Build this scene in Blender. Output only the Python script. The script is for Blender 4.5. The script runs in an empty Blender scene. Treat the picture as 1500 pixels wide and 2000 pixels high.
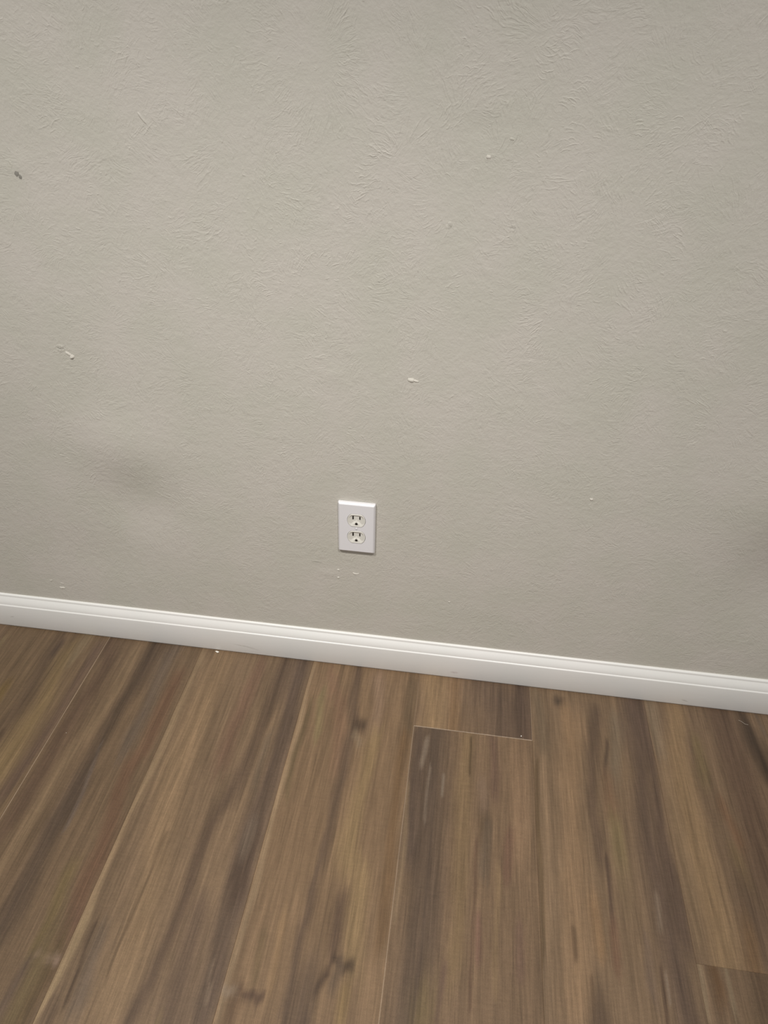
import bpy, bmesh, math, random
import numpy as np
from mathutils import Matrix, Vector

sc = bpy.context.scene
COL = sc.collection

# ------------------------------------------------------------------ camera
cam_data = bpy.data.cameras.new('camera')
cam = bpy.data.objects.new('camera', cam_data)
COL.objects.link(cam)
cam_data.sensor_fit = 'VERTICAL'
cam_data.sensor_height = 36.0
cam_data.sensor_width = 27.0
cam_data.lens = 36.0 * 1403.57 / 2000.0
cam_data.clip_start = 0.02
right = Vector((0.99112568, 0.13055832, 0.02498841))
up = Vector((-0.0971347, 0.58300377, 0.80664208))
back = Vector((0.09074549, -0.80191092, 0.59051175))
M = Matrix((right, up, back)).transposed().to_4x4()
M.translation = (0.16962583, -1.05754567, 1.1919523)
cam.matrix_world = M
sc.camera = cam

# ------------------------------------------------------------------ world, lights, exposure
w = bpy.data.worlds.new('room_daylight')
sc.world = w
w.use_nodes = True
w.node_tree.nodes['Background'].inputs[0].default_value = (1.0, 0.985, 0.955, 1)
w.node_tree.nodes['Background'].inputs[1].default_value = 0.20


def area(name, loc, target, size, power, color):
    d = bpy.data.lights.new(name, 'AREA')
    d.shape = 'DISK'
    d.size = size
    d.energy = power
    d.color = color
    o = bpy.data.objects.new(name, d)
    COL.objects.link(o)
    o.location = loc
    o.rotation_euler = (Vector(target) - Vector(loc)).to_track_quat('-Z', 'Y').to_euler()
    return o


def spot(name, loc, target, half_deg, power, color, radius):
    d = bpy.data.lights.new(name, 'SPOT')
    d.spot_size = math.radians(2 * half_deg)
    d.spot_blend = 1.0
    d.shadow_soft_size = radius
    d.energy = power
    d.color = color
    o = bpy.data.objects.new(name, d)
    COL.objects.link(o)
    o.location = loc
    o.rotation_euler = (Vector(target) - Vector(loc)).to_track_quat('-Z', 'Y').to_euler()
    return o


# two recessed ceiling downlights near the wall, and an added soft fill behind the camera that lifts the lower wall
for lx, pw in ((-0.62, 158.0), (0.62, 132.0)):
    spot('ceiling_downlight', (lx, -1.25, 2.42), (lx * 0.78, -0.37, 0.0), 38.5, pw, (1.0, 0.98, 0.94), 0.11)
area('front_fill_light', (-0.1, -3.0, 1.05), (0.0, 0, 0.65), 1.3, 11.0, (0.97, 0.985, 1.0))

sc.view_settings.view_transform = 'Standard'
sc.view_settings.look = 'None'
sc.view_settings.gamma = 1
sc.view_settings.use_curve_mapping = False
sc.view_settings.exposure = -0.15

# ------------------------------------------------------------------ helpers


def lin(c):
    c = np.asarray(c, float) / 255.0
    return np.where(c <= 0.04045, c / 12.92, ((c + 0.055) / 1.055) ** 2.4)


def link(name, me, mats, parent=None):
    o = bpy.data.objects.new(name, me)
    COL.objects.link(o)
    for m in (mats if isinstance(mats, (list, tuple)) else [mats]):
        me.materials.append(m)
    if parent:
        o.parent = parent
    return o


def tag(o, label=None, cat=None, group=None, kind=None):
    if label:
        o['label'] = label
    if cat:
        o['category'] = cat
    if group:
        o['group'] = group
    if kind:
        o['kind'] = kind
    return o


def np_mesh(name, verts, quads, mat_idx=None, smooth=True):
    me = bpy.data.meshes.new(name)
    nv, nf = len(verts), len(quads)
    me.vertices.add(nv)
    me.vertices.foreach_set('co', np.asarray(verts, np.float32).ravel())
    me.loops.add(nf * 4)
    me.loops.foreach_set('vertex_index', np.asarray(quads, np.int32).ravel())
    me.polygons.add(nf)
    me.polygons.foreach_set('loop_start', np.arange(0, nf * 4, 4, dtype=np.int32))
    me.polygons.foreach_set('loop_total', np.full(nf, 4, np.int32))
    me.polygons.foreach_set('use_smooth', np.full(nf, smooth))
    if mat_idx is not None:
        me.polygons.foreach_set('material_index', np.asarray(mat_idx, np.int32))
    me.update(calc_edges=True)
    me.validate()
    return me


def grid_quads(nx, ny, off=0, flip=False):
    i = np.arange(nx - 1)[None, :]
    j = np.arange(ny - 1)[:, None]
    a = (j * nx + i + off).ravel()
    q = np.stack([a, a + 1, a + 1 + nx, a + nx], 1)
    return q[:, ::-1] if flip else q


def vnoise(x, y, seed):
    """smooth 2D value noise in numpy, result -1..1"""
    x = np.asarray(x, float)
    y = np.asarray(y, float)
    xi = np.floor(x).astype(np.int64)
    yi = np.floor(y).astype(np.int64)
    fx = x - xi
    fy = y - yi
    fx = fx * fx * (3 - 2 * fx)
    fy = fy * fy * (3 - 2 * fy)

    def h(a, b):
        n = (a * 374761393 + b * 668265263 + seed * 1442695041) & 0xFFFFFFFF
        n = ((n ^ (n >> 13)) * 1274126177) & 0xFFFFFFFF
        n = n ^ (n >> 16)
        return (n & 0xFFFF) / 32767.5 - 1.0
    v00, v10, v01, v11 = h(xi, yi), h(xi + 1, yi), h(xi, yi + 1), h(xi + 1, yi + 1)
    return (v00 * (1 - fx) + v10 * fx) * (1 - fy) + (v01 * (1 - fx) + v11 * fx) * fy


# ------------------------------------------------------------------ materials
def new_mat(name, color, rough, spec=0.5):
    m = bpy.data.materials.new(name)
    m.use_nodes = True
    b = m.node_tree.nodes['Principled BSDF']
    b.inputs['Base Color'].default_value = (*color, 1)
    b.inputs['Roughness'].default_value = rough
    b.inputs['Specular IOR Level'].default_value = spec
    return m, b, m.node_tree


def noise(nt, scale, detail=3, rough=0.5, mscale=None, coord='Object'):
    tc = nt.nodes.new('ShaderNodeTexCoord')
    mp = nt.nodes.new('ShaderNodeMapping')
    nt.links.new(tc.outputs[coord], mp.inputs[0])
    if mscale:
        mp.inputs['Scale'].default_value = mscale
    n = nt.nodes.new('ShaderNodeTexNoise')
    n.inputs['Scale'].default_value = scale
    n.inputs['Detail'].default_value = detail
    n.inputs['Roughness'].default_value = rough
    nt.links.new(mp.outputs[0], n.inputs['Vector'])
    return n


def ramp(nt, src, stops):
    r = nt.nodes.new('ShaderNodeValToRGB')
    e = r.color_ramp.elements
    e[0].position, e[0].color = stops[0][0], (*stops[0][1], 1)
    e[1].position, e[1].color = stops[-1][0], (*stops[-1][1], 1)
    for p, c in stops[1:-1]:
        k = e.new(p)
        k.color = (*c, 1)
    nt.links.new(src, r.inputs[0])
    return r


def mathn(nt, op, a, b=None):
    n = nt.nodes.new('ShaderNodeMath')
    n.operation = op
    for i, v in enumerate((a, b)):
        if v is None:
            continue
        if isinstance(v, (int, float)):
            n.inputs[i].default_value = v
        else:
            nt.links.new(v, n.inputs[i])
    return n.outputs[0]


def bump(nt, bsdf, height, dist, strength=1.0):
    b = nt.nodes.new('ShaderNodeBump')
    b.inputs['Distance'].default_value = dist
    b.inputs['Strength'].default_value = strength
    nt.links.new(height, b.inputs['Height'])
    nt.links.new(b.outputs[0], bsdf.inputs['Normal'])


# wall paint: warm greige, rolled over a hand-stomped texture
WALL_C = (0.555, 0.524, 0.464)
mat_wall, bw, nt = new_mat('greige_wall_paint', WALL_C, 0.62, 0.35)
n1 = noise(nt, 230, 4, 0.6)
n2 = noise(nt, 70, 4, 0.6)
n3 = noise(nt, 9, 3, 0.5)
# feathered brush marks radiating from the stomps
tc = nt.nodes.new('ShaderNodeTexCoord')
wn = noise(nt, 26, 2, 0.5)
wv = nt.nodes.new('ShaderNodeVectorMath')
wv.operation = 'MULTIPLY_ADD'
nt.links.new(wn.outputs['Color'], wv.inputs[0])
wv.inputs[1].default_value = (0.022, 0.0, 0.022)
nt.links.new(tc.outputs['Object'], wv.inputs[2])
flat = nt.nodes.new('ShaderNodeVectorMath')
flat.operation = 'MULTIPLY'
nt.links.new(wv.outputs[0], flat.inputs[0])
flat.inputs[1].default_value = (1, 0, 1)
feather = None
for vs, off3 in ((6.5, 0.0), (8.0, 3.7)):
    sh = nt.nodes.new('ShaderNodeVectorMath')
    sh.operation = 'ADD'
    nt.links.new(flat.outputs[0], sh.inputs[0])
    sh.inputs[1].default_value = (off3, 0, off3 * 0.7)
    vo = nt.nodes.new('ShaderNodeTexVoronoi')
    vo.inputs['Scale'].default_value = vs
    nt.links.new(sh.outputs[0], vo.inputs['Vector'])
    df = nt.nodes.new('ShaderNodeVectorMath')
    df.operation = 'SUBTRACT'
    nt.links.new(sh.outputs[0], df.inputs[0])
    nt.links.new(vo.outputs['Position'], df.inputs[1])
    sx = nt.nodes.new('ShaderNodeSeparateXYZ')
    nt.links.new(df.outputs[0], sx.inputs[0])
    ang = mathn(nt, 'ARCTAN2', sx.outputs['Z'], sx.outputs['X'])
    rad = mathn(nt, 'SQRT', mathn(nt, 'ADD', mathn(nt, 'POWER', mathn(nt, 'ABSOLUTE', sx.outputs['X']), 2.0), mathn(nt, 'POWER', mathn(nt, 'ABSOLUTE', sx.outputs['Z']), 2.0)))
    cb = nt.nodes.new('ShaderNodeCombineXYZ')
    nt.links.new(mathn(nt, 'MULTIPLY', ang, 11.0), cb.inputs[0])
    nt.links.new(mathn(nt, 'MULTIPLY', rad, 38.0), cb.inputs[1])
    sc_ = nt.nodes.new('ShaderNodeSeparateColor')
    nt.links.new(vo.outputs['Color'], sc_.inputs[0])
    nt.links.new(mathn(nt, 'MULTIPLY', sc_.outputs[0], 50.0), cb.inputs[2])
    fn = nt.nodes.new('ShaderNodeTexNoise')
    fn.inputs['Scale'].default_value = 1.0
    fn.inputs['Detail'].default_value = 2.5
    fn.inputs['Distortion'].default_value = 0.5
    nt.links.new(cb.outputs[0], fn.inputs['Vector'])
    rd = mathn(nt, 'SUBTRACT', 1.0, mathn(nt, 'MULTIPLY', mathn(nt, 'ABSOLUTE', mathn(nt, 'SUBTRACT', fn.outputs['Fac'], 0.5)), 7.0))
    rd = mathn(nt, 'POWER', mathn(nt, 'MAXIMUM', rd, 0.0), 1.3)
    mk = noise(nt, 13 + vs, 2, 0.5)
    rd = mathn(nt, 'MULTIPLY', rd, mathn(nt, 'MINIMUM', mathn(nt, 'MAXIMUM', mathn(nt, 'MULTIPLY', mathn(nt, 'SUBTRACT', mk.outputs['Fac'], 0.43), 6.0), 0.0), 1.0))
    # the brush leaves the middle of each stomp smooth
    rd = mathn(nt, 'MULTIPLY', rd, mathn(nt, 'MINIMUM', mathn(nt, 'MAXIMUM', mathn(nt, 'MULTIPLY', mathn(nt, 'SUBTRACT', rad, 0.022), 28.0), 0.0), 1.0))
    feather = rd if feather is None else mathn(nt, 'MAXIMUM', feather, rd)
grit = mathn(nt, 'ADD', mathn(nt, 'MULTIPLY', n1.outputs[0], 0.5), n2.outputs[0])
hh = mathn(nt, 'ADD', mathn(nt, 'MULTIPLY', grit, 0.00095), mathn(nt, 'MULTIPLY', feather, 0.00026))
bump(nt, bw, hh, 1.0, 1.0)
r = ramp(nt, n3.outputs['Fac'], [(0.38, (WALL_C[0] * 0.975, WALL_C[1] * 0.985, WALL_C[2] * 0.97)),
                                 (0.62, (WALL_C[0] * 1.02, WALL_C[1] * 1.01, WALL_C[2] * 1.02))])
nt.links.new(r.outputs[0], bw.inputs['Base Color'])

mat_dark_plaster, _, _ = new_mat('shaded_nail_hole_plaster', (0.27, 0.255, 0.225), 0.9, 0.2)
mat_chip, _, _ = new_mat('bare_white_plaster', (0.62, 0.585, 0.52), 0.8, 0.2)

# baseboard enamel
mat_base, bb, nt = new_mat('white_baseboard_enamel', (0.76, 0.745, 0.71), 0.33, 0.45)
nb = noise(nt, 30, 3, 0.5, (0.25, 1, 1))
bump(nt, bb, nb.outputs[0], 0.0006, 0.5)
rb = ramp(nt, noise(nt, 7, 4, 0.6).outputs['Fac'], [(0.35, (0.81, 0.80, 0.77)), (0.65, (0.835, 0.815, 0.79))])


def stain(nt, prev, cx, cz, hw, hh_, slope, color, amount):
    """one scuff mark with its own place and outline on the painted face"""
    tcn = nt.nodes.new('ShaderNodeTexCoord')
    sp = nt.nodes.new('ShaderNodeSeparateXYZ')
    nt.links.new(tcn.outputs['Object'], sp.inputs[0])
    dx = mathn(nt, 'SUBTRACT', sp.outputs['X'], cx)
    dz = mathn(nt, 'SUBTRACT', mathn(nt, 'SUBTRACT', sp.outputs['Z'], cz), mathn(nt, 'MULTIPLY', dx, slope))
    d = mathn(nt, 'ADD', mathn(nt, 'POWER', mathn(nt, 'DIVIDE', dx, hw), 2.0), mathn(nt, 'POWER', mathn(nt, 'DIVIDE', dz, hh_), 2.0))
    nn = noise(nt, 260, 3, 0.6)
    m = mathn(nt, 'MULTIPLY', mathn(nt, 'MAXIMUM', mathn(nt, 'SUBTRACT', 1.0, d), 0.0), mathn(nt, 'MULTIPLY', nn.outputs['Fac'], 2.0 * amount))
    mix = nt.nodes.new('ShaderNodeMix')
    mix.data_type = 'RGBA'
    mix.clamp_factor = True
    nt.links.new(m, mix.inputs['Factor'])
    nt.links.new(prev, mix.inputs['A'])
    mix.inputs['B'].default_value = (*color, 1)
    return mix.outputs['Result']


cc = rb.outputs[0]
for st_ in ((-0.2480, 0.0255, 0.026, 0.0016, -0.12, (0.42, 0.40, 0.35), 0.45), (-0.2250, 0.0200, 0.016, 0.0012, -0.2, (0.42, 0.40, 0.35), 0.45),
            (0.2120, 0.0200, 0.010, 0.0035, 0.0, (0.52, 0.42, 0.43), 0.45), (0.6880, 0.0170, 0.009, 0.0020, -0.3, (0.40, 0.37, 0.33), 0.5),
            (-0.7780, 0.0330, 0.006, 0.0018, 0.2, (0.42, 0.40, 0.37), 0.45)):
    cc = stain(nt, cc, *st_)
nt.links.new(cc, bb.inputs['Base Color'])

mat_plate, bp_, nt = new_mat('white_plastic_cover_plate', (0.79, 0.77, 0.785), 0.28, 0.5)
mat_recep, _, _ = new_mat('ivory_white_receptacle', (0.73, 0.705, 0.645), 0.35, 0.5)
mat_hole, _, _ = new_mat('dark_contact_slot', (0.018, 0.014, 0.010), 0.7, 0.2)  # near-black stands in for the shade inside the outlet openings
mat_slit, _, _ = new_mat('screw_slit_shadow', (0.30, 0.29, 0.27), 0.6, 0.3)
mat_crumb, _, _ = new_mat('white_paint_crumb', (0.86, 0.83, 0.77), 0.6, 0.3)
mat_fibre, _, _ = new_mat('grey_lint_fibre', (0.42, 0.36, 0.30), 0.8, 0.1)

# laminate planks: the printed tone comes from the plank pattern attribute, fine grain from noise
FLOOR_K = 0.94
mat_floor, bf, nt = new_mat('brown_wood_look_plank', (0.2, 0.15, 0.1), 0.46, 0.32)
at = nt.nodes.new('ShaderNodeAttribute')
at.attribute_name = 'wood_print'
seed = nt.nodes.new('ShaderNodeAttribute')
seed.attribute_name = 'plank_seed'
tc = nt.nodes.new('ShaderNodeTexCoord')


def streak(sx, sy, detail, rough):
    mp = nt.nodes.new('ShaderNodeMapping')
    mp.inputs['Scale'].default_value = (sx, sy, 1)
    nt.links.new(tc.outputs['Object'], mp.inputs[0])
    cmb = nt.nodes.new('ShaderNodeCombineXYZ')
    nt.links.new(seed.outputs['Fac'], cmb.inputs[1])
    nt.links.new(seed.outputs['Fac'], cmb.inputs[2])
    va = nt.nodes.new('ShaderNodeVectorMath')
    nt.links.new(mp.outputs[0], va.inputs[0])
    nt.links.new(cmb.outputs[0], va.inputs[1])
    n = nt.nodes.new('ShaderNodeTexNoise')
    n.inputs['Scale'].default_value = 1
    n.inputs['Detail'].default_value = detail
    n.inputs['Roughness'].default_value = rough
    n.inputs['Distortion'].default_value = 0.4
    nt.links.new(va.outputs[0], n.inputs['Vector'])
    return n


def centred(n, amp):
    # 1 + amp * (n - .5) * 2
    return mathn(nt, 'ADD', mathn(nt, 'MULTIPLY', mathn(nt, 'SUBTRACT', n.outputs['Fac'], 0.5), 2 * amp), 1.0)


s0 = streak(34, 2.2, 3, 0.55)
s1 = streak(95, 4, 4, 0.62)
s2 = streak(380, 14, 4, 0.65)
s3 = streak(60, 260, 2, 0.5)
s4 = streak(900, 700, 2, 0.6)
f = mathn(nt, 'MULTIPLY', centred(s1, 0.46), centred(s2, 0.46))
f = mathn(nt, 'MULTIPLY', f, centred(s0, 0.26))
f = mathn(nt, 'MULTIPLY', f, centred(s3, 0.12))
f = mathn(nt, 'MULTIPLY', f, centred(s4, 0.30))
f = mathn(nt, 'MULTIPLY', f, FLOOR_K)
mul = nt.nodes.new('ShaderNodeVectorMath')
mul.operation = 'SCALE'
nt.links.new(at.outputs['Color'], mul.inputs[0])
nt.links.new(f, mul.inputs['Scale'])
warm = nt.nodes.new('ShaderNodeVectorMath')
warm.operation = 'MULTIPLY'
nt.links.new(mul.outputs[0], warm.inputs[0])
warm.inputs[1].default_value = (1.01, 0.985, 0.945)
nt.links.new(warm.outputs[0], bf.inputs['Base Color'])
bump(nt, bf, s2.outputs['Fac'], 0.0003, 0.5)

# ------------------------------------------------------------------ floor of wood-look planks (one pattern, one surface)
# each stroke of the printed figure: plank, colour, half width, centre line on the floor (metres)
BASE=[(110, 91, 71), (108, 89, 70), (118, 98, 78), (122, 100, 78), (120, 99, 79), (118, 97, 77), (118, 98, 78), (116, 96, 77), (108, 89, 71)]
STROKES=[
(0, (125, 105, 76), 0.0179, [(-0.627, -0.086), (-0.608, -0.219), (-0.613, -0.296), (-0.614, -0.356)]),
(0, (88, 72, 58), 0.0137, [(-0.667, -0.027), (-0.66, -0.122), (-0.656, -0.22), (-0.662, -0.274)]),
(0, (95, 77, 66), 0.0119, [(-0.569, -0.056), (-0.566, -0.164), (-0.567, -0.24), (-0.57, -0.314), (-0.576, -0.393)]),
(0, (118, 102, 80), 0.0109, [(-0.607, -0.032), (-0.609, -0.088)]),
(0, (118, 102, 78), 0.0044, [(-0.786, -0.055), (-0.782, -0.093)]),
(0, (78, 64, 54), 0.0066, [(-0.655, -0.047), (-0.658, -0.066)]),
(0, (112, 92, 58), 0.0092, [(-0.712, -0.182), (-0.71, -0.221)]),
(0, (72, 58, 46), 0.0048, [(-0.652, -0.286), (-0.656, -0.306)]),
(1, (88, 70, 57), 0.0153, [(-0.549, -0.036), (-0.529, -0.102), (-0.537, -0.187), (-0.536, -0.258), (-0.535, -0.339), (-0.54, -0.416), (-0.542, -0.477)]),
(1, (122, 102, 80), 0.0113, [(-0.488, -0.044), (-0.483, -0.179), (-0.489, -0.26), (-0.503, -0.354), (-0.505, -0.431), (-0.507, -0.49), (-0.511, -0.544)]),
(1, (78, 64, 53), 0.0154, [(-0.45, -0.021), (-0.445, -0.116), (-0.454, -0.189), (-0.456, -0.249), (-0.459, -0.303), (-0.455, -0.375), (-0.461, -0.443)]),
(1, (82, 68, 57), 0.0201, [(-0.455, -0.375), (-0.461, -0.443), (-0.456, -0.521), (-0.453, -0.577), (-0.458, -0.619)]),
(1, (100, 86, 74), 0.0126, [(-0.402, -0.014), (-0.407, -0.052), (-0.398, -0.18), (-0.404, -0.256)]),
(1, (112, 85, 67), 0.0118, [(-0.366, -0.111), (-0.367, -0.192), (-0.365, -0.268), (-0.378, -0.321), (-0.378, -0.377), (-0.364, -0.448), (-0.359, -0.491), (-0.364, -0.531), (-0.353, -0.584)]),
(1, (108, 92, 64), 0.0087, [(-0.396, -0.518), (-0.389, -0.589), (-0.39, -0.636)]),
(1, (106, 82, 67), 0.0077, [(-0.354, -0.594), (-0.366, -0.633)]),
(1, (84, 66, 46), 0.0122, [(-0.355, -0.667), (-0.359, -0.708), (-0.36, -0.733)]),
(1, (96, 80, 67), 0.0106, [(-0.39, -0.665), (-0.395, -0.713)]),
(1, (140, 118, 104), 0.0026, [(-0.383, -0.645), (-0.367, -0.648), (-0.348, -0.65)]),
(1, (104, 90, 80), 0.0037, [(-0.451, -0.298), (-0.441, -0.373), (-0.439, -0.443)]),
(2, (136, 113, 88), 0.0267, [(-0.289, -0.053), (-0.286, -0.163), (-0.291, -0.231), (-0.292, -0.337), (-0.274, -0.416), (-0.262, -0.493), (-0.252, -0.569), (-0.247, -0.628), (-0.243, -0.691)]),
(2, (146, 124, 98), 0.0066, [(-0.338, -0.031), (-0.339, -0.061), (-0.335, -0.156), (-0.336, -0.225), (-0.337, -0.264), (-0.339, -0.372), (-0.344, -0.416), (-0.344, -0.45), (-0.34, -0.527), (-0.337, -0.581)]),
(2, (150, 129, 101), 0.006, [(-0.337, -0.581), (-0.335, -0.621), (-0.336, -0.648), (-0.337, -0.692), (-0.343, -0.723)]),
(2, (115, 90, 74), 0.0132, [(-0.204, -0.047), (-0.207, -0.168), (-0.213, -0.216), (-0.212, -0.262)]),
(2, (86, 70, 58), 0.0114, [(-0.153, -0.032), (-0.159, -0.179), (-0.163, -0.274), (-0.168, -0.319), (-0.191, -0.397), (-0.196, -0.46), (-0.193, -0.517), (-0.196, -0.581), (-0.2, -0.631), (-0.2, -0.667), (-0.206, -0.704)]),
(2, (88, 73, 64), 0.0205, [(-0.117, -0.019), (-0.117, -0.102), (-0.112, -0.171), (-0.11, -0.251), (-0.113, -0.311), (-0.115, -0.353), (-0.117, -0.418), (-0.119, -0.449), (-0.11, -0.527), (-0.117, -0.581), (-0.113, -0.628), (-0.112, -0.673)]),
(2, (76, 61, 51), 0.0121, [(-0.117, -0.433), (-0.116, -0.469), (-0.111, -0.503)]),
(2, (110, 95, 82), 0.007, [(-0.122, -0.401), (-0.123, -0.43)]),
(2, (108, 92, 76), 0.0086, [(-0.139, -0.216), (-0.136, -0.308)]),
(2, (102, 84, 70), 0.018, [(-0.166, -0.551), (-0.16, -0.653), (-0.157, -0.705)]),
(2, (99, 85, 73), 0.0098, [(-0.301, -0.609), (-0.3, -0.645), (-0.294, -0.69)]),
(2, (82, 66, 53), 0.003, [(-0.319, -0.596), (-0.318, -0.615), (-0.312, -0.661), (-0.31, -0.697)]),
(2, (98, 80, 62), 0.0032, [(-0.262, -0.445), (-0.263, -0.499), (-0.269, -0.598), (-0.267, -0.659)]),
(2, (124, 106, 90), 0.003, [(-0.12, -0.623), (-0.12, -0.637)]),
(2, (124, 106, 90), 0.0029, [(-0.114, -0.653), (-0.113, -0.666)]),
(3, (146, 124, 99), 0.0053, [(-0.09, -0.037), (-0.092, -0.094), (-0.089, -0.184), (-0.085, -0.277), (-0.088, -0.349), (-0.089, -0.414), (-0.087, -0.468), (-0.085, -0.528), (-0.088, -0.586), (-0.089, -0.634), (-0.088, -0.678)]),
(3, (104, 88, 66), 0.0049, [(-0.078, -0.132), (-0.077, -0.198), (-0.079, -0.262), (-0.073, -0.34)]),
(3, (120, 106, 78), 0.0072, [(-0.06, -0.102), (-0.048, -0.192)]),
(3, (122, 96, 77), 0.0102, [(-0.05, -0.045), (-0.013, -0.122), (-0.0, -0.183), (0.005, -0.241)]),
(3, (88, 72, 60), 0.0096, [(0.006, -0.019), (0.013, -0.107), (0.025, -0.167), (0.019, -0.216), (0.021, -0.276), (0.017, -0.334), (0.016, -0.386), (0.013, -0.405), (0.013, -0.442), (0.008, -0.484), (0.009, -0.532), (0.004, -0.563), (0.005, -0.621), (0.005, -0.665)]),
(3, (74, 60, 49), 0.0071, [(0.025, -0.168), (0.043, -0.163)]),
(3, (124, 107, 88), 0.005, [(0.028, -0.189), (0.039, -0.201)]),
(3, (134, 111, 92), 0.0156, [(0.052, -0.04), (0.065, -0.11), (0.066, -0.161)]),
(3, (137, 115, 85), 0.0158, [(0.071, -0.193), (0.065, -0.255), (0.056, -0.321), (0.057, -0.367), (0.053, -0.411), (0.082, -0.477), (0.082, -0.521), (0.09, -0.583)]),
(3, (106, 83, 60), 0.009, [(0.124, -0.177), (0.12, -0.216), (0.121, -0.276), (0.121, -0.358), (0.125, -0.425), (0.127, -0.493), (0.131, -0.555)]),
(3, (96, 80, 62), 0.0084, [(0.128, -0.039), (0.13, -0.135)]),
(3, (86, 69, 57), 0.0104, [(0.057, -0.511), (0.059, -0.565), (0.059, -0.587)]),
(3, (66, 53, 43), 0.0046, [(0.062, -0.592), (0.075, -0.599), (0.091, -0.597)]),
(3, (72, 57, 46), 0.006, [(0.056, -0.612), (0.052, -0.62), (0.045, -0.634)]),
(3, (98, 82, 68), 0.009, [(0.072, -0.606), (0.068, -0.624)]),
(3, (136, 111, 84), 0.0077, [(-0.027, -0.555), (-0.028, -0.568), (-0.026, -0.597), (-0.024, -0.641)]),
(3, (106, 88, 66), 0.0069, [(-0.052, -0.573), (-0.05, -0.624)]),
(3, (142, 124, 106), 0.003, [(-0.092, -0.651), (-0.08, -0.653), (-0.069, -0.656)]),
(3, (80, 62, 52), 0.0026, [(-0.067, -0.651), (-0.051, -0.653), (-0.032, -0.654)]),
(3, (94, 74, 57), 0.0087, [(-0.068, -0.663), (-0.071, -0.687)]),
(3, (130, 108, 76), 0.0102, [(0.086, -0.638), (0.086, -0.671)]),
(4, (146, 121, 92), 0.0285, [(0.173, -0.014), (0.175, -0.067), (0.177, -0.134)]),
(4, (128, 102, 76), 0.0105, [(0.217, -0.019), (0.218, -0.132)]),
(4, (92, 76, 65), 0.0427, [(0.288, -0.015), (0.309, -0.073), (0.32, -0.141)]),
(4, (80, 65, 56), 0.0201, [(0.355, -0.012), (0.358, -0.078), (0.361, -0.141)]),
(5, (80, 67, 58), 0.0249, [(0.183, -0.149), (0.183, -0.203), (0.186, -0.28), (0.189, -0.379), (0.192, -0.462), (0.19, -0.526), (0.188, -0.585), (0.184, -0.654)]),
(5, (84, 70, 61), 0.0125, [(0.151, -0.16), (0.154, -0.219), (0.153, -0.306), (0.157, -0.394)]),
(5, (122, 103, 82), 0.0039, [(0.145, -0.276), (0.146, -0.367), (0.145, -0.431), (0.145, -0.507)]),
(5, (130, 115, 101), 0.0039, [(0.168, -0.178), (0.167, -0.206), (0.165, -0.225)]),
(5, (126, 113, 100), 0.0019, [(0.205, -0.251), (0.205, -0.288)]),
(5, (120, 105, 92), 0.0019, [(0.18, -0.238), (0.179, -0.281), (0.179, -0.343)]),
(5, (124, 103, 77), 0.0132, [(0.247, -0.164), (0.244, -0.272), (0.246, -0.378), (0.245, -0.408), (0.247, -0.498), (0.244, -0.559)]),
(5, (76, 62, 45), 0.0022, [(0.253, -0.154), (0.254, -0.241)]),
(5, (100, 79, 67), 0.0105, [(0.298, -0.159), (0.3, -0.22), (0.299, -0.269)]),
(5, (82, 67, 50), 0.0098, [(0.283, -0.313), (0.285, -0.332)]),
(5, (120, 100, 84), 0.0093, [(0.277, -0.267), (0.282, -0.297)]),
(5, (130, 106, 84), 0.014, [(0.346, -0.182), (0.344, -0.278), (0.342, -0.364)]),
(5, (101, 86, 72), 0.0078, [(0.29, -0.355), (0.286, -0.426)]),
(5, (98, 77, 62), 0.0028, [(0.271, -0.38), (0.272, -0.472), (0.27, -0.564), (0.269, -0.628)]),
(5, (110, 84, 70), 0.0078, [(0.328, -0.359), (0.323, -0.414)]),
(5, (110, 84, 72), 0.0071, [(0.28, -0.503), (0.281, -0.548)]),
(5, (136, 113, 87), 0.0048, [(0.311, -0.416), (0.309, -0.467), (0.307, -0.53), (0.306, -0.614)]),
(5, (118, 94, 80), 0.0094, [(0.342, -0.51), (0.343, -0.561)]),
(5, (100, 80, 68), 0.0037, [(0.226, -0.57), (0.219, -0.646)]),
(6, (106, 91, 74), 0.0125, [(0.389, -0.034), (0.393, -0.128)]),
(6, (68, 57, 48), 0.0074, [(0.429, -0.039), (0.439, -0.045)]),
(6, (134, 108, 82), 0.0103, [(0.445, -0.072), (0.448, -0.128)]),
(6, (138, 113, 88), 0.021, [(0.458, -0.102), (0.443, -0.239), (0.438, -0.346), (0.429, -0.419), (0.431, -0.492), (0.426, -0.597)]),
(6, (132, 110, 88), 0.0099, [(0.394, -0.206), (0.394, -0.271), (0.395, -0.368), (0.394, -0.471)]),
(6, (96, 78, 57), 0.0035, [(0.379, -0.208), (0.379, -0.262), (0.379, -0.358), (0.38, -0.467), (0.377, -0.529)]),
(6, (94, 77, 64), 0.0116, [(0.505, -0.063), (0.488, -0.158), (0.478, -0.276), (0.483, -0.337)]),
(6, (76, 61, 51), 0.0025, [(0.52, -0.111), (0.509, -0.212)]),
(6, (116, 101, 84), 0.011, [(0.543, -0.089), (0.525, -0.198)]),
(6, (116, 92, 72), 0.0104, [(0.514, -0.221), (0.513, -0.268)]),
(6, (118, 103, 75), 0.0097, [(0.517, -0.313), (0.516, -0.377)]),
(6, (91, 75, 65), 0.0229, [(0.584, -0.031), (0.579, -0.159), (0.571, -0.275), (0.57, -0.352), (0.572, -0.41), (0.575, -0.439), (0.577, -0.501), (0.578, -0.558), (0.582, -0.598)]),
(6, (88, 72, 62), 0.0132, [(0.594, -0.023), (0.6, -0.156), (0.597, -0.271), (0.594, -0.348), (0.597, -0.417), (0.598, -0.481)]),
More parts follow.
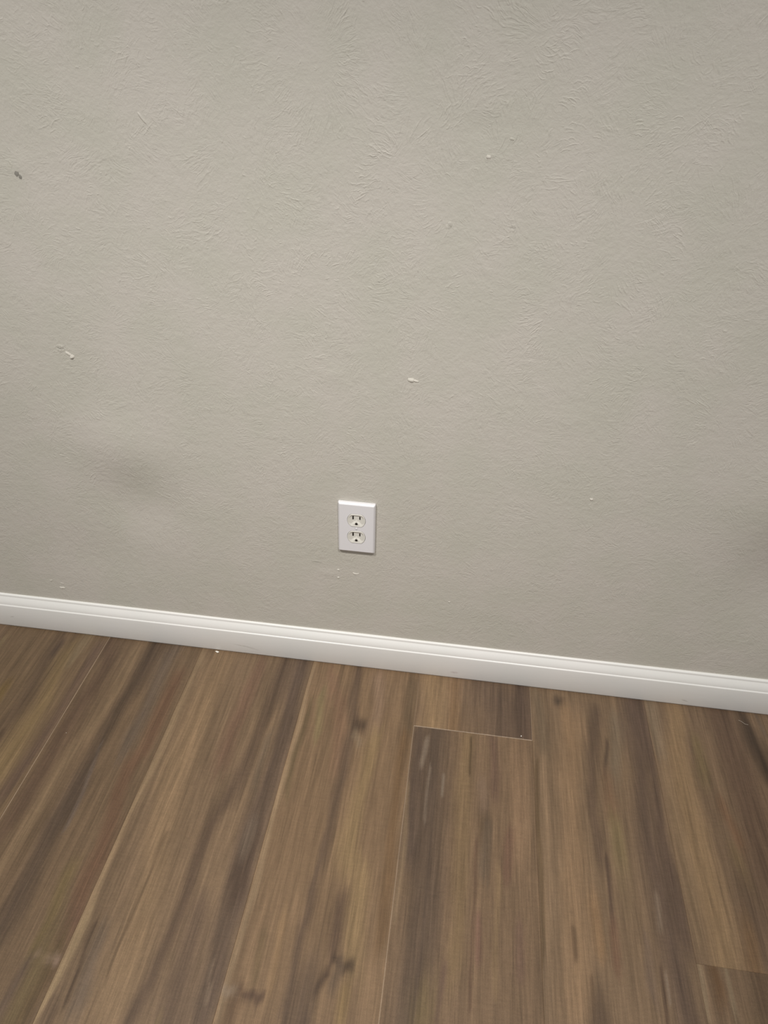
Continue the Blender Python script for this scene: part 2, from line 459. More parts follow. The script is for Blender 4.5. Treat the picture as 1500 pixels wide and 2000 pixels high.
(6, (118, 102, 88), 0.0041, [(0.565, -0.426), (0.562, -0.467)]),
(6, (80, 64, 55), 0.0033, [(0.492, -0.39), (0.488, -0.452), (0.489, -0.482)]),
(6, (124, 104, 82), 0.0092, [(0.514, -0.404), (0.516, -0.445)]),
(6, (128, 102, 76), 0.0089, [(0.462, -0.461), (0.464, -0.515)]),
(6, (112, 86, 69), 0.0071, [(0.487, -0.489), (0.487, -0.533)]),
(6, (112, 94, 80), 0.0054, [(0.537, -0.504), (0.534, -0.569)]),
(6, (78, 61, 50), 0.0027, [(0.552, -0.531), (0.551, -0.559), (0.549, -0.599)]),
(6, (128, 112, 98), 0.0019, [(0.558, -0.545), (0.558, -0.579)]),
(6, (94, 75, 58), 0.0032, [(0.424, -0.498), (0.424, -0.535)]),
(6, (94, 75, 58), 0.003, [(0.445, -0.561), (0.444, -0.612)]),
(7, (120, 104, 86), 0.0134, [(0.62, -0.032), (0.622, -0.122)]),
(7, (140, 116, 88), 0.0217, [(0.674, -0.043), (0.657, -0.144), (0.652, -0.233), (0.651, -0.321), (0.657, -0.392), (0.657, -0.459), (0.655, -0.51)]),
(7, (128, 107, 84), 0.0089, [(0.624, -0.183), (0.625, -0.287), (0.625, -0.388), (0.622, -0.477)]),
(7, (112, 96, 70), 0.0129, [(0.698, -0.108), (0.698, -0.166)]),
(7, (88, 70, 58), 0.03, [(0.76, -0.024), (0.762, -0.116), (0.766, -0.205), (0.766, -0.273), (0.761, -0.348)]),
(7, (54, 44, 37), 0.0123, [(0.805, -0.02), (0.809, -0.086), (0.817, -0.143)]),
(7, (110, 94, 80), 0.0042, [(0.835, -0.019), (0.839, -0.057)]),
(7, (112, 86, 66), 0.0101, [(0.717, -0.244), (0.729, -0.301)]),
(7, (110, 92, 68), 0.0096, [(0.718, -0.33), (0.721, -0.383)]),
(7, (98, 80, 66), 0.0157, [(0.72, -0.416), (0.722, -0.478)]),
(7, (112, 88, 64), 0.0111, [(0.704, -0.473), (0.7, -0.51)]),
(8, (130, 113, 92), 0.0034, [(0.614, -0.526), (0.613, -0.544), (0.611, -0.591)]),
(8, (94, 71, 50), 0.0083, [(0.634, -0.521), (0.637, -0.547)]),
(8, (124, 108, 88), 0.0038, [(0.653, -0.521), (0.653, -0.557), (0.653, -0.585)]),
(8, (82, 66, 52), 0.0092, [(0.7, -0.518), (0.699, -0.559)]),
]
FANS=[
(-0.464, 0.469, 0.051, 0.183, 70, 1),
(-0.051, 0.585, 0.036, 0.107, 40, 0.8),
(0.071, 0.8, 0.039, 0.101, 45, 0.8),
(0.07, 0.993, 0.042, 0.098, 45, 1),
(-0.202, 0.78, 0.025, 0.091, 30, 0.7),
(-0.094, 0.82, 0.032, 0.103, 45, 0.9),
(-0.295, 0.822, 0.025, 0.091, 30, 0.7),
(0.291, 0.816, 0.037, 0.096, 40, 0.8),
(0.345, 0.915, 0.034, 0.096, 45, 0.8),
(0.191, 1.126, 0.031, 0.093, 55, 0.9),
(0.46, 0.758, 0.037, 0.11, 60, 0.9),
(0.259, 0.596, 0.033, 0.116, 35, 0.6),
(0.447, 1.086, 0.03, 0.091, 55, 0.9),
(-0.335, 0.959, 0.031, 0.108, 40, 0.7),
(-0.382, 1.084, 0.036, 0.109, 40, 0.6),
(-0.147, 0.948, 0.03, 0.097, 40, 0.7),
(0.513, 0.905, 0.027, 0.087, 45, 0.8),
(0.473, 0.569, 0.04, 0.113, 35, 0.6),
(0.192, 0.395, 0.037, 0.111, 30, 0.5),
(-0.215, 0.369, 0.051, 0.142, 45, 0.7),
(-0.053, 1.129, 0.033, 0.099, 50, 0.8),
(-0.218, 1.14, 0.034, 0.101, 40, 0.7),
(0.355, 1.025, 0.038, 0.103, 40, 0.7),
(-0.542, 0.647, 0.038, 0.123, 40, 0.8),
(-0.601, 0.257, 0.034, 0.125, 30, 0.5),
(0.586, 0.657, 0.03, 0.106, 50, 0.8),
(-0.358, 0.424, 0.02, 0.071, 30, 1),
(0.0, 0.901, 0.03, 0.082, 30, 0.6),
(0.143, 0.951, 0.028, 0.077, 30, 0.6),
(0.379, 0.384, 0.036, 0.108, 25, 0.4),
(-0.117, 0.683, 0.026, 0.077, 30, 0.7),
(-0.537, 0.853, 0.034, 0.103, 30, 0.7),
(0.593, 0.364, 0.035, 0.122, 25, 0.4),
]

RH = 0.00045          # height of the stomped ridges

SEAM = [-0.5572, -0.3431, -0.0934, 0.1399, 0.3748, 0.6094, 0.8440]
XL, XR, YB = -1.75, 1.95, -2.3
PW = 0.2347
planks = []      # (x0, x1, y0, y1, stroke index, base colour, (left, right, front, back) edge style)
x = SEAM[0]
VIS, HID = 0.0011, 0.0004
planks.append((SEAM[0] - PW, SEAM[0], YB, 0.0, 0, (HID, VIS, HID, HID)))
planks.append((SEAM[0], SEAM[1], YB, 0.0, 1, (HID, HID, HID, HID)))
planks.append((SEAM[1], SEAM[2], YB, 0.0, 2, (HID, HID, HID, HID)))
planks.append((SEAM[2], SEAM[3], YB, 0.0, 3, (HID, 0.0007, HID, HID)))
planks.append((SEAM[3], SEAM[4], -0.1465, 0.0, 4, (HID, 0.0011, 0.0010, HID)))
planks.append((SEAM[3], SEAM[4], YB, -0.1465, 5, (0.0009, HID, HID, 0.0010)))
planks.append((SEAM[4], SEAM[5], YB, 0.0, 6, (HID, HID, HID, HID)))
planks.append((SEAM[5], SEAM[6], -0.5175, 0.0, 7, (HID, HID, HID, HID)))
planks.append((SEAM[5], SEAM[6], YB, -0.5175, 8, (HID, HID, HID, HID)))
x = SEAM[0] - PW
while x > XL:
    planks.append((x - PW, x, YB, 0.0, -1, (HID, HID, HID, HID)))
    x -= PW
x = SEAM[6]
while x < XR:
    planks.append((x, x + PW, YB, 0.0, -1, (HID, HID, HID, HID)))
    x += PW


def seg_dist(px, py, pts):
    best = np.full(px.shape, 9.0)
    for (ax, ay), (bx, by) in zip(pts[:-1], pts[1:]):
        dx, dy = bx - ax, by - ay
        L = dx * dx + dy * dy + 1e-12
        t = np.clip(((px - ax) * dx + (py - ay) * dy) / L, 0, 1)
        # distance across the grain counts fully, along the grain it fades slowly
        ex = px - (ax + t * dx)
        ey = (py - (ay + t * dy)) * 0.35
        best = np.minimum(best, np.hypot(ex, ey))
    return best


def plank_colour(px, py, idx, seed):
    rnd = random.Random(seed * 77 + 5)
    base = BASE[idx] if idx >= 0 else rnd.choice(BASE)
    col = np.tile(lin(base), (px.size, 1)).reshape(px.shape + (3,))
    wx = px + 0.0030 * vnoise(px * 14, py * 7, seed) + 0.0012 * vnoise(px * 60, py * 22, seed + 9)
    wy = py + 0.018 * vnoise(px * 130, py * 5, seed + 3) + 0.012 * vnoise(px * 320, py * 9, seed + 4)
    fib = 0.5 * vnoise(px * 260, py * 6, seed + 6) + 0.5 * vnoise(px * 110, py * 4, seed + 7)
    strokes = [s for s in STROKES if s[0] == idx]
    # figure continuing where the picture shows nothing of the plank
    x0, x1 = px.min(), px.max()
    ys = -0.62 if idx >= 0 else -0.05
    yy = ys
    while yy > YB:
        for k in range(5):
            cx = rnd.uniform(x0, x1)
            c = rnd.choice([(138, 115, 89), (92, 76, 64), (118, 88, 70), (108, 92, 66), (104, 88, 76), (86, 70, 58)])
            d1, d2 = rnd.uniform(-.01, .01), rnd.uniform(-.02, .02)
            y1 = yy - rnd.uniform(0, .3)
            strokes.append((idx, c, rnd.uniform(.006, .02), [(cx, y1), (cx + d1, y1 - .2), (cx + d2, y1 - .45)]))
        yy -= 0.4
    for _, c, wd, pts in strokes:
        long_ = abs(pts[0][1] - pts[-1][1]) > 0.06
        d = seg_dist(wx, wy if long_ else py + 0.25 * (wy - py), pts)
        wloc = wd * (1 + 0.35 * vnoise(px * 25, py * 10, seed + 21))
        u = np.clip(d / (wloc * 1.75) + 0.20 * fib, 0, 1)
        a = np.clip((1 - u * u) ** 2 * (0.80 + 0.22 * fib), 0, 1)
        col = col * (1 - a[..., None]) + lin(c) * a[..., None]
    return col


V, Q, CO, SD = [], [], [], []
off = 0
EDGE = lin((150, 131, 112))
for n, (x0, x1, y0, y1, idx, st) in enumerate(planks):
    eL, eR, eF, eB = st
    fine = idx >= 0
    step = 0.0025 if fine else 0.006
    xs = np.linspace(x0 + eL, x1 - eR, max(3, int((x1 - x0) / step)))
    ya, yb = y0 + eF, y1 - eB
    if fine:
        split = max(ya, -0.85)
        ys = list(np.linspace(yb, split, max(3, int((yb - split) / 0.005))))
        if split > ya + 0.01:
            ys += list(np.linspace(split, ya, int((split - ya) / 0.03) + 2))[1:]
        ys = np.array(ys)
    else:
        ys = np.linspace(yb, ya, int((yb - ya) / 0.012))
    # one chamfer ring around the plank
    gx = np.concatenate([[x0], xs, [x1]])
    gy = np.concatenate([[y1], ys, [y0]])
    X, Y = np.meshgrid(gx, gy)
    Z = np.zeros_like(X)
    dz = -0.0005
    Z[:, 0] = Z[:, -1] = dz
    Z[0, :] = Z[-1, :] = dz
    c = plank_colour(X, Y, idx, n + 1)
    V.append(np.stack([X, Y, Z], -1).reshape(-1, 3))
    Q.append(grid_quads(len(gx), len(gy), off, flip=True))
    # colour per face corner so that the highlight painted on the chamfer stays crisp
    H, W = len(gy), len(gx)
    corner = np.stack([c[:-1, :-1], c[:-1, 1:], c[1:, 1:], c[1:, :-1]], 2)[:, :, ::-1].copy()
    if eL > HID:
        corner[:, 0] = EDGE
    if eR > HID:
        corner[:, -1] = EDGE
    if eB > HID and y1 < -0.01:
        corner[0, :] = EDGE
    if eF > HID:
        corner[-1, :] = EDGE
    CO.append(corner.reshape(-1, 3))
    SD.append(np.full(X.size, (n * 7.31) % 40))
    off += X.size
me = np_mesh('floor', np.concatenate(V), np.concatenate(Q), smooth=False)
ca = me.color_attributes.new('wood_print', 'FLOAT_COLOR', 'CORNER')
co = np.concatenate(CO)
ca.data.foreach_set('color', np.concatenate([co, np.ones((len(co), 1))], 1).astype(np.float32).ravel())
sa = me.attributes.new('plank_seed', 'FLOAT', 'POINT')
sa.data.foreach_set('value', np.concatenate(SD).astype(np.float32))
floor = tag(link('floor', me, mat_floor), 'brown wood-look plank floor running up to the white baseboard', 'floor', kind='structure')

# ------------------------------------------------------------------ wall: uneven plaster with stomped ridges
WH = 2.44


def bulge(x, z):
    """how far the plaster stands out into the room (m)"""
    x = np.asarray(x, float)
    z = np.asarray(z, float)
    h = 0.0012 * vnoise(x * 3.1 + 5, z * 3.1, 4) + 0.0005 * vnoise(x * 8, z * 8, 8)
    for cx, cz, sx, sz, a in BULGES:
        h = h + a * np.exp(-((x - cx) / sx) ** 2 - ((z - cz) / sz) ** 2)
    return h


# x, z, half widths, height: swells and hollows shaped to shade it left of the outlet and at the right edge, patches, a skim of spackle
BULGES = [
    (-0.435, 0.500, 0.088, 0.072, 0.0064), (-0.430, 0.370, 0.085, 0.080, -0.0064),
    (-0.500, 0.235, 0.120, 0.070, -0.0030),
    (0.750, 0.520, 0.080, 0.110, 0.0105), (0.775, 0.330, 0.095, 0.130, -0.0110),
    (-0.0409, 0.6765, 0.018, 0.014, 0.0009), (0.165, 1.045, 0.020, 0.014, -0.0012),
    (0.345, 0.630, 0.020, 0.014, 0.0006), (-0.055, 0.250, 0.016, 0.007, 0.0010),
    (-0.495, 0.968, 0.016, 0.014, 0.0012),
]
gx = np.arange(XL, XR + 0.001, 0.008)
gz = np.concatenate([np.arange(0.0, 1.25, 0.008), np.arange(1.25, WH + 0.001, 0.05)])
X, Z = np.meshgrid(gx, gz)
Y = -bulge(X, Z)
WV = [np.stack([X, Y, Z], -1).reshape(-1, 3)]
WQ = [grid_quads(len(gx), len(gz))]
WM = [np.zeros(len(WQ[0]), int)]
woff = X.size

rng = np.random.default_rng(11)


def ridge(x, z, ang, length, wid, h, bend=0.0, kind='ridge', mat=0):
    """one low spine of plaster lying on the wall, tapering at both ends"""
    global woff
    ns = 7
    t = np.linspace(-1, 1, ns)
    a = ang + bend * t
    sx = x + t * length / 2 * np.cos(a)
    sz = z + t * length / 2 * np.sin(a)
    taper = np.sqrt(np.maximum(0, 1 - t ** 2)) * (0.75 + 0.5 * rng.random(ns))
    taper[0] = taper[-1] = 0.15
    # across: from the lower side to the upper side
    nx, nz = -np.sin(a), np.cos(a)
    flip = -1.0 if nz.mean() < 0 else 1.0
    nx, nz = nx * flip, nz * flip
    if kind == 'ridge':
        cu = np.array([-2.0, -0.95, 0.0, 0.95, 2.0])
        ch = np.array([-0.10, 0.50, 1.0, 0.50, -0.10])
    else:                                    # dent: shadowed upper lip, bright lower lip
        cu = np.array([-4.0, -1.0, 0.0, 0.7, 4.0])
        ch = np.array([-0.05, 1.0, 0.10, 1.0, -0.05])
    wob_ = rng.normal(0, 0.00035, ns)
    sx = sx + nx * wob_
    sz = sz + nz * wob_
    U = cu[None, :] * wid * (0.4 + 0.6 * taper[:, None])
    hx = sx[:, None] + nx[:, None] * U
    hz = sz[:, None] + nz[:, None] * U
    hy = -bulge(hx, hz) - ch[None, :] * h * taper[:, None]
    WV.append(np.stack([hx, hy, hz], -1).reshape(-1, 3))
    q = grid_quads(5, ns, woff)
    # keep the faces turned to the room
    p = WV[-1]
    e1 = p[q[0, 1] - woff] - p[q[0, 0] - woff]
    e2 = p[q[0, 3] - woff] - p[q[0, 0] - woff]
    if np.cross(e1, e2)[1] > 0:
        q = q[:, ::-1]
    WQ.append(q)
    WM.append(np.full(len(q), mat, int))
    woff += ns * 5


PLX, PLZ = 0.0, 0.3736      # outlet centre


def clear(x, z):
    return not (abs(x - PLX) < 0.050 and abs(z - PLZ) < 0.072) and z > 0.105


for cx, cz, r0, r1, n, s in FANS:
    for tuft in range(max(7, n // 3)):
        a = rng.uniform(0, 2 * np.pi)
        rr = rng.uniform(r0, r1)
        L0 = rng.uniform(0.008, 0.024)
        bend = rng.normal(0, 0.20)
        tilt = rng.normal(0, 0.22)
        gap = rng.uniform(0.0035, 0.0062)
        cnt = rng.integers(4, 11)
        hs = s * rng.uniform(0.4, 1.15)
        for k in range(cnt):
            off_ = (k - cnt / 2) * gap + rng.normal(0, 0.0012)
            ak = a + off_ / max(rr, 0.05)
            rk = rr + rng.normal(0, 0.006)
            x, z = cx + rk * np.cos(ak), cz + rk * np.sin(ak)
            if not clear(x, z):
                continue
            ridge(x, z, ak + tilt + rng.normal(0, 0.12), L0 * rng.uniform(0.45, 1.25), rng.uniform(0.00055, 0.00095),
                  RH * hs * rng.uniform(0.5, 1.1), bend + rng.normal(0, 0.12))
for k in range(8500):
    x, z = rng.uniform(-1.0, 1.0), rng.uniform(0.11, 1.3)
    if not clear(x, z):
        continue
    dens = 0.5 + 0.5 * float(vnoise(x * 7, z * 7, 31))
    if rng.random() > dens ** 1.5 * 1.1:
        continue
    a = 3.0 * float(vnoise(x * 5, z * 5, 44)) + rng.normal(0, 0.35)
    up_ = 1.0 if z > 0.75 else 0.75
    ridge(x, z, a, rng.uniform(0.003, 0.013), rng.uniform(0.0005, 0.0011), RH * up_ * rng.uniform(0.25, 0.85), rng.normal(0, 0.4))

# marks that can be picked out one by one
ridge(-0.5054, 0.6878, -0.10, 0.013, 0.0020, 0.0020, 0.15, 'dent')
ridge(-0.4930, 0.6785, -0.55, 0.012, 0.0016, 0.0016, 0.2, 'ridge', 2)
ridge(-0.4880, 0.6735, -0.9, 0.007, 0.0030, 0.0026, 0.0, 'ridge', 2)
ridge(0.0870, 0.6805, 0.05, 0.011, 0.0024, 0.0028, 0.3, 'ridge', 2)
ridge(0.0950, 0.6800, -0.20, 0.010, 0.0011, 0.0014, 0.3, 'ridge', 2)
ridge(0.1294, 0.9227, -0.75, 0.008, 0.0016, 0.0011, 0, 'dent')
ridge(0.2171, 0.9244, -0.10, 0.010, 0.0015, 0.0011, 0, 'dent')
ridge(-0.6428, 0.1271, -0.05, 0.013, 0.0016, 0.0016, 0.1, 'ridge', 2)
ridge(-0.6400, 0.1400, -0.2, 0.008, 0.0014, 0.0010, 0.1)
ridge(-0.6640, 0.1450, 0.1, 0.008, 0.0012, 0.0010, 0.1)
ridge(-0.0368, 0.2614, 0.5, 0.005, 0.0018, 0.0018, 0, 'ridge', 2)
ridge(-0.0371, 0.2412, -0.3, 0.005, 0.0018, 0.0018, 0, 'ridge', 2)
ridge(-0.0021, 0.2555, -0.05, 0.014, 0.0012, 0.0014, 0.25, 'ridge', 2)
ridge(-0.0800, 0.2760, -0.05, 0.022, 0.0008, 0.0008, 0.05, 'dent')
ridge(0.4104, 0.4841, -0.05, 0.006, 0.0016, 0.0018, 0, 'ridge', 2)
ridge(0.1860, 0.2080, 0.3, 0.005, 0.0013, 0.0014, 0)
ridge(0.1750, 1.0120, 0.2, 0.006, 0.0016, 0.0016, 0, 'ridge', 2)
ridge(0.2030, 1.0350, -0.2, 0.006, 0.0012, 0.0012, 0)
ridge(-0.3000, 1.0380, -0.95, 0.017, 0.0011, 0.0012, 0)
# nail hole at the upper left: grey plaster, darkened for the shade inside
ridge(-0.5045, 0.9575, -0.75, 0.0065, 0.0022, 0.0005, 0, 'ridge', 1)
ridge(-0.5000, 0.9535, -0.2, 0.0048, 0.0017, 0.0005, 0, 'ridge', 1)
me = np_mesh('wall_back', np.concatenate(WV), np.concatenate(WQ), np.concatenate(WM))
wall = tag(link('wall_back', me, [mat_wall, mat_dark_plaster, mat_chip]),
           'greige hand-textured plaster wall with small chips above the baseboard', 'wall', kind='structure')

# ------------------------------------------------------------------ baseboard: moulded top, flat lower face
prof = [(0.004, 0.0915), (-0.0010, 0.0915), (-0.0030, 0.0909), (-0.0044, 0.0896), (-0.0047, 0.0880), (-0.0046, 0.0868),
        (-0.0049, 0.0856), (-0.0058, 0.0842), (-0.0074, 0.0816), (-0.0092, 0.0782), (-0.0107, 0.0746), (-0.0117, 0.0712),
        (-0.0120, 0.0688), (-0.0122, 0.0674), (-0.0134, 0.0667), (-0.0139, 0.0659), (-0.0141, 0.0645),
        (-0.0130, 0.0048), (-0.0125, 0.0036), (-0.0108, 0.0026), (-0.0100, 0.0), (0.004, 0.0)]
BV, BQ = [], []
bx = np.linspace(XL, XR, 260)
P2 = np.array(prof)
wob = 0.0004 * vnoise(bx * 4, bx * 0, 71)
for i, xx in enumerate(bx):
    for (py, pz) in prof:
        BV.append((xx, py + (wob[i] if py < 0 else 0), pz))
m = len(prof)
for i in range(len(bx) - 1):
    for j in range(m):
        a, b = i * m + j, i * m + (j + 1) % m
        BQ.append((a, b, b + m, a + m))
me = np_mesh('baseboard_back', BV, BQ, smooth=False)
bm = bmesh.new()
bm.from_mesh(me)
bmesh.ops.recalc_face_normals(bm, faces=bm.faces)
for f_ in bm.faces:
    f_.smooth = True
for e in bm.edges:
    if len(e.link_faces) == 2 and e.calc_face_angle(0) > math.radians(38):
        e.smooth = False
bm.to_mesh(me)
bm.free()
baseboard = tag(link('baseboard_back', me, mat_base), 'white moulded baseboard between the greige wall and the plank floor', 'baseboard', kind='structure')
# ------------------------------------------------------------------ duplex outlet
outlet = bpy.data.objects.new('electrical_outlet', None)
COL.objects.link(outlet)
outlet.empty_display_size = 0.03
outlet.location = (PLX, -0.0022, PLZ)
tag(outlet, 'white duplex electrical outlet on the greige wall above the baseboard', 'outlet')


def loop_round_rect(hw, hh_, r, n=6):
    pts = []
    for cx, cz, a0 in ((hw - r, hh_ - r, 0), (-hw + r, hh_ - r, 90), (-hw + r, -hh_ + r, 180), (hw - r, -hh_ + r, 270)):
        for k in range(n + 1):
            a = math.radians(a0 + 90 * k / n)
            pts.append((cx + r * math.cos(a), cz + r * math.sin(a)))
    return pts


def duplex_loop(R, H, n=64, cz=0.0):
    pts = []
    for k in range(n):
        a = 2 * math.pi * (k + 0.5) / n
        x, z = R * math.cos(a), R * math.sin(a)
        pts.append((x, cz + max(-H, min(H, z))))
    return pts


bm = bmesh.new()


def add_loop(pts, y):
    return [bm.verts.new((px, y, pz)) for px, pz in pts]


def bridge(a, b):
    n = len(a)
    for i in range(n):
        bm.faces.new((a[i], a[(i + 1) % n], b[(i + 1) % n], b[i]))


HW, HH = 0.03495, 0.05715
yf = -0.0058
l0 = add_loop(loop_round_rect(HW, HH, 0.0022), 0.0020)
l1 = add_loop(loop_round_rect(HW, HH, 0.0022), -0.0020)
l2 = add_loop(loop_round_rect(HW - 0.0005, HH - 0.0005, 0.0020), -0.0030)
l3 = add_loop(loop_round_rect(HW - 0.0024, HH - 0.0026, 0.0016), -0.0052)
l4 = add_loop(loop_round_rect(HW - 0.0034, HH - 0.0038, 0.0012), yf)
bridge(l0, l1)
bridge(l1, l2)
bridge(l2, l3)
bridge(l3, l4)
edges = [bm.edges.get((l4[i], l4[(i + 1) % len(l4)])) for i in range(len(l4))]
DZ = 0.01935
for s in (1, -1):
    o1 = add_loop(duplex_loop(0.0178, 0.0148, cz=s * DZ), yf)
    o2 = add_loop(duplex_loop(0.0173, 0.0143, cz=s * DZ), yf + 0.0005)
    o3 = add_loop(duplex_loop(0.0173, 0.0143, cz=s * DZ), 0.0)
    edges += [bm.edges.new((o1[i], o1[(i + 1) % len(o1)])) for i in range(len(o1))]
    bridge(o1, o2)
    bridge(o2, o3)
sc_loop = [(0.0030 * math.cos(a), 0.0030 * math.sin(a)) for a in [2 * math.pi * k / 20 for k in range(20)]]
c1 = add_loop(sc_loop, yf)
c2 = add_loop([(a * 0.9, b * 0.9) for a, b in sc_loop], yf + 0.0012)
edges += [bm.edges.new((c1[i], c1[(i + 1) % 20])) for i in range(20)]
bridge(c1, c2)
bmesh.ops.triangle_fill(bm, use_beauty=True, use_dissolve=False, edges=edges, normal=(0, -1, 0))
bmesh.ops.recalc_face_normals(bm, faces=bm.faces)
me = bpy.data.meshes.new('cover_plate')
bm.to_mesh(me)
bm.free()
plate = link('cover_plate', me, mat_plate, outlet)


def dish_depth(x, z):
    """how far the moulded socket face sinks behind its rim (m)"""
    xm, zm = x * 1000, z * 1000
    d = min(2.6, max(0, (12.6 - zm) * 1.6), max(0, (zm + 12.6) * 0.27), max(0, (15.0 - abs(xm)) * 0.26),
            max(0, (15.4 - math.hypot(xm, zm)) * 0.45))
    # flat boss around the ground opening, widening downwards
    edge = (0.6 - zm) * 0.62 - abs(xm)
    if edge > 0:
        d = min(d, max(0.55, d - edge * 1.4))
    return d / 1000


def build_receptacle():
    bm = bmesh.new()
    n = 72
    lp = lambda R, H, y: [bm.verts.new((a, y, b)) for a, b in duplex_loop(R, H, n)]

    def br(a, b):
        for i in range(n):
            bm.faces.new((a[i], a[(i + 1) % n], b[(i + 1) % n], b[i]))
    a = lp(0.0169, 0.0139, -0.0005)
    b = lp(0.0169, 0.0139, -0.0062)
    c = lp(0.0164, 0.0134, -0.0067)
    br(a, b)
    br(b, c)
    prev = c
    out = duplex_loop(0.0157, 0.0129, n)
    for k in range(26):
        s = 1 - k / 26
        ring = [bm.verts.new((px * s, -0.0067 + dish_depth(px * s, pz * s), pz * s)) for px, pz in out]
        br(prev, ring)
        prev = ring
    cv = bm.verts.new((0, -0.0067 + dish_depth(0, 0), 0))
    for i in range(n):
        bm.faces.new((prev[i], prev[(i + 1) % n], cv))
    bmesh.ops.recalc_face_normals(bm, faces=bm.faces)
    me = bpy.data.meshes.new('receptacle')
    bm.to_mesh(me)
    bm.free()
    return me


def slot_mesh(name, pts, zc, xc):
    """a dark insert whose colour stands for the shade inside an opening; its mouth follows the face"""
    bm = bmesh.new()
    f_, k_ = [], []
    for px, pz in pts:
        y = -0.0067 + dish_depth(xc + px, zc + pz) - 0.00012
        f_.append(bm.verts.new((px, y, pz)))
        k_.append(bm.verts.new((px, 0.0, pz)))
    bm.faces.new(f_)
    bm.faces.new(list(reversed(k_)))
    n = len(pts)
    for i in range(n):
        bm.faces.new((f_[i], k_[i], k_[(i + 1) % n], f_[(i + 1) % n]))
    bmesh.ops.recalc_face_normals(bm, faces=bm.faces)
    me = bpy.data.meshes.new(name)
    bm.to_mesh(me)
    bm.free()
    return me


rec_me = build_receptacle()
rect = lambda w_, h_: [(-w_ / 2, -h_ / 2), (w_ / 2, -h_ / 2), (w_ / 2, h_ / 2), (-w_ / 2, h_ / 2)]
ground = [(0.0025 * math.cos(a), 0.0028 * math.sin(a)) for a in [math.pi * k / 10 for k in range(11)]] + [(-0.0023, -0.0022), (0.0023, -0.0022)]
left_me = slot_mesh('long_slot', rect(0.0025, 0.0086), 0.0058, -0.0064)
right_me = slot_mesh('short_slot', rect(0.0024, 0.0072), 0.0054, 0.0064)
gr_me = slot_mesh('ground_hole', ground, -0.0076, 0.0)
for me_ in (left_me, right_me, gr_me):
    me_.materials.append(mat_hole)
for k, s in enumerate((1, -1)):
    r_ = bpy.data.objects.new('receptacle', rec_me)
    if k == 0:
        rec_me.materials.append(mat_recep)
    COL.objects.link(r_)
    r_.parent = outlet
    r_.location = (0, 0, s * DZ)
    for me_, nm, loc in ((left_me, 'slot', (-0.0064, 0, 0.0058)), (right_me, 'slot', (0.0064, 0, 0.0054)), (gr_me, 'ground_hole', (0, 0, -0.0076))):
        o = bpy.data.objects.new(nm, me_)
        COL.objects.link(o)
        o.parent = r_
        o.location = loc
# centre screw with its slit
bm = bmesh.new()
ring = [(0.0026, -0.0035), (0.0026, -0.0056), (0.0021, -0.0062), (0.0010, -0.0065)]
prev = None
for rr, yy in ring:
    cur = [bm.verts.new((rr * math.cos(2 * math.pi * k / 24), yy, rr * math.sin(2 * math.pi * k / 24))) for k in range(24)]
    if prev:
        for i in range(24):
            bm.faces.new((prev[i], prev[(i + 1) % 24], cur[(i + 1) % 24], cur[i]))
    prev = cur
bm.faces.new(prev)
bmesh.ops.recalc_face_normals(bm, faces=bm.faces)
me = bpy.data.meshes.new('screw')
bm.to_mesh(me)
bm.free()
screw = link('screw', me, mat_plate, outlet)
bm = bmesh.new()
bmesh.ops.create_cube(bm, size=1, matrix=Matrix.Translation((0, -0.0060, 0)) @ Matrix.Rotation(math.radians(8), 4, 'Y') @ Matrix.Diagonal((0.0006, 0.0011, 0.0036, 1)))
me = bpy.data.meshes.new('screw_slit')
bm.to_mesh(me)
bm.free()
link('screw_slit', me, mat_slit, screw)

# ------------------------------------------------------------------ crumbs lying on the floor


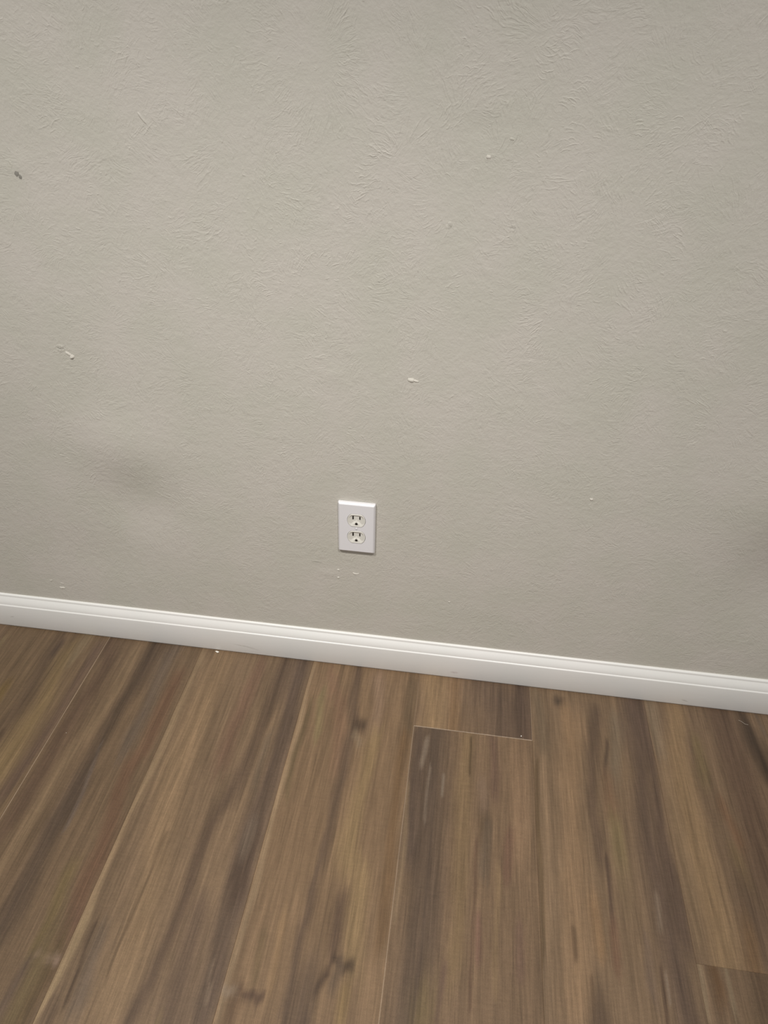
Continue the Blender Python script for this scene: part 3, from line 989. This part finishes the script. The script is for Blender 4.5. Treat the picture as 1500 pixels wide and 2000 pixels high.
def crumb(name, loc, size, label, cat, seed, mat=mat_crumb, bits=1):
    r = random.Random(seed)
    bm = bmesh.new()
    for b in range(bits):
        c = Vector((0, 0, size[2])) if b == 0 else Vector((r.uniform(-1.2, 1.2) * size[0], r.uniform(-1, 1) * size[1], size[2] * 0.8))
        k = 1 if b == 0 else 0.55
        vs = bmesh.ops.create_icosphere(bm, subdivisions=2, radius=1)['verts']
        for v in vs:
            j = 1 + r.uniform(-0.25, 0.2)
            v.co = Vector((v.co.x * size[0] * j * k, v.co.y * size[1] * j * k, max(-size[2] * 0.95, v.co.z * size[2] * j * k))) + c
    lo = min(v.co.z for v in bm.verts)
    for v in bm.verts:
        v.co.z -= lo
    me = bpy.data.meshes.new(name)
    bm.to_mesh(me)
    bm.free()
    o = link(name, me, mat)
    o.location = loc
    o.rotation_euler.z = r.uniform(0, 3)
    return tag(o, label, cat)


crumb('paint_crumb', (-0.3080, -0.0165, 0), (0.0042, 0.0016, 0.0012), 'white crumb of paint lying against the foot of the baseboard', 'crumb', 3, bits=3).rotation_euler.z = -0.1
crumb('plaster_crumb', (0.3530, -0.1397, 0), (0.0013, 0.0011, 0.0008), 'tiny pale speck on the dark plank just above the butt joint', 'crumb', 5)
crumb('dust_speck', (-0.5305, -0.265, 0), (0.0010, 0.0008, 0.0006), 'tiny grey speck on the dark streaked plank at left', 'crumb', 6, mat_fibre)


def fibre(name, pts, label):
    cu = bpy.data.curves.new(name, 'CURVE')
    cu.dimensions = '3D'
    cu.bevel_depth = 0.00035
    cu.bevel_resolution = 2
    sp = cu.splines.new('POLY')
    sp.points.add(len(pts) - 1)
    for p, q in zip(sp.points, pts):
        p.co = (*q, 1)
    o = bpy.data.objects.new('tmp_' + name, cu)
    COL.objects.link(o)
    bpy.context.view_layer.update()
    me = bpy.data.meshes.new_from_object(o.evaluated_get(bpy.context.evaluated_depsgraph_get()))
    me.name = name
    bpy.data.objects.remove(o)
    me.materials.clear()
    f2 = link(name, me, mat_fibre)
    return tag(f2, label, 'lint')


fibre('lint_fibre', [(0.795, -0.034, 0.0004), (0.800, -0.036, 0.0005), (0.806, -0.042, 0.0004), (0.812, -0.043, 0.0004)],
      'short pale lint fibre on the dark plank at the far right by the baseboard')
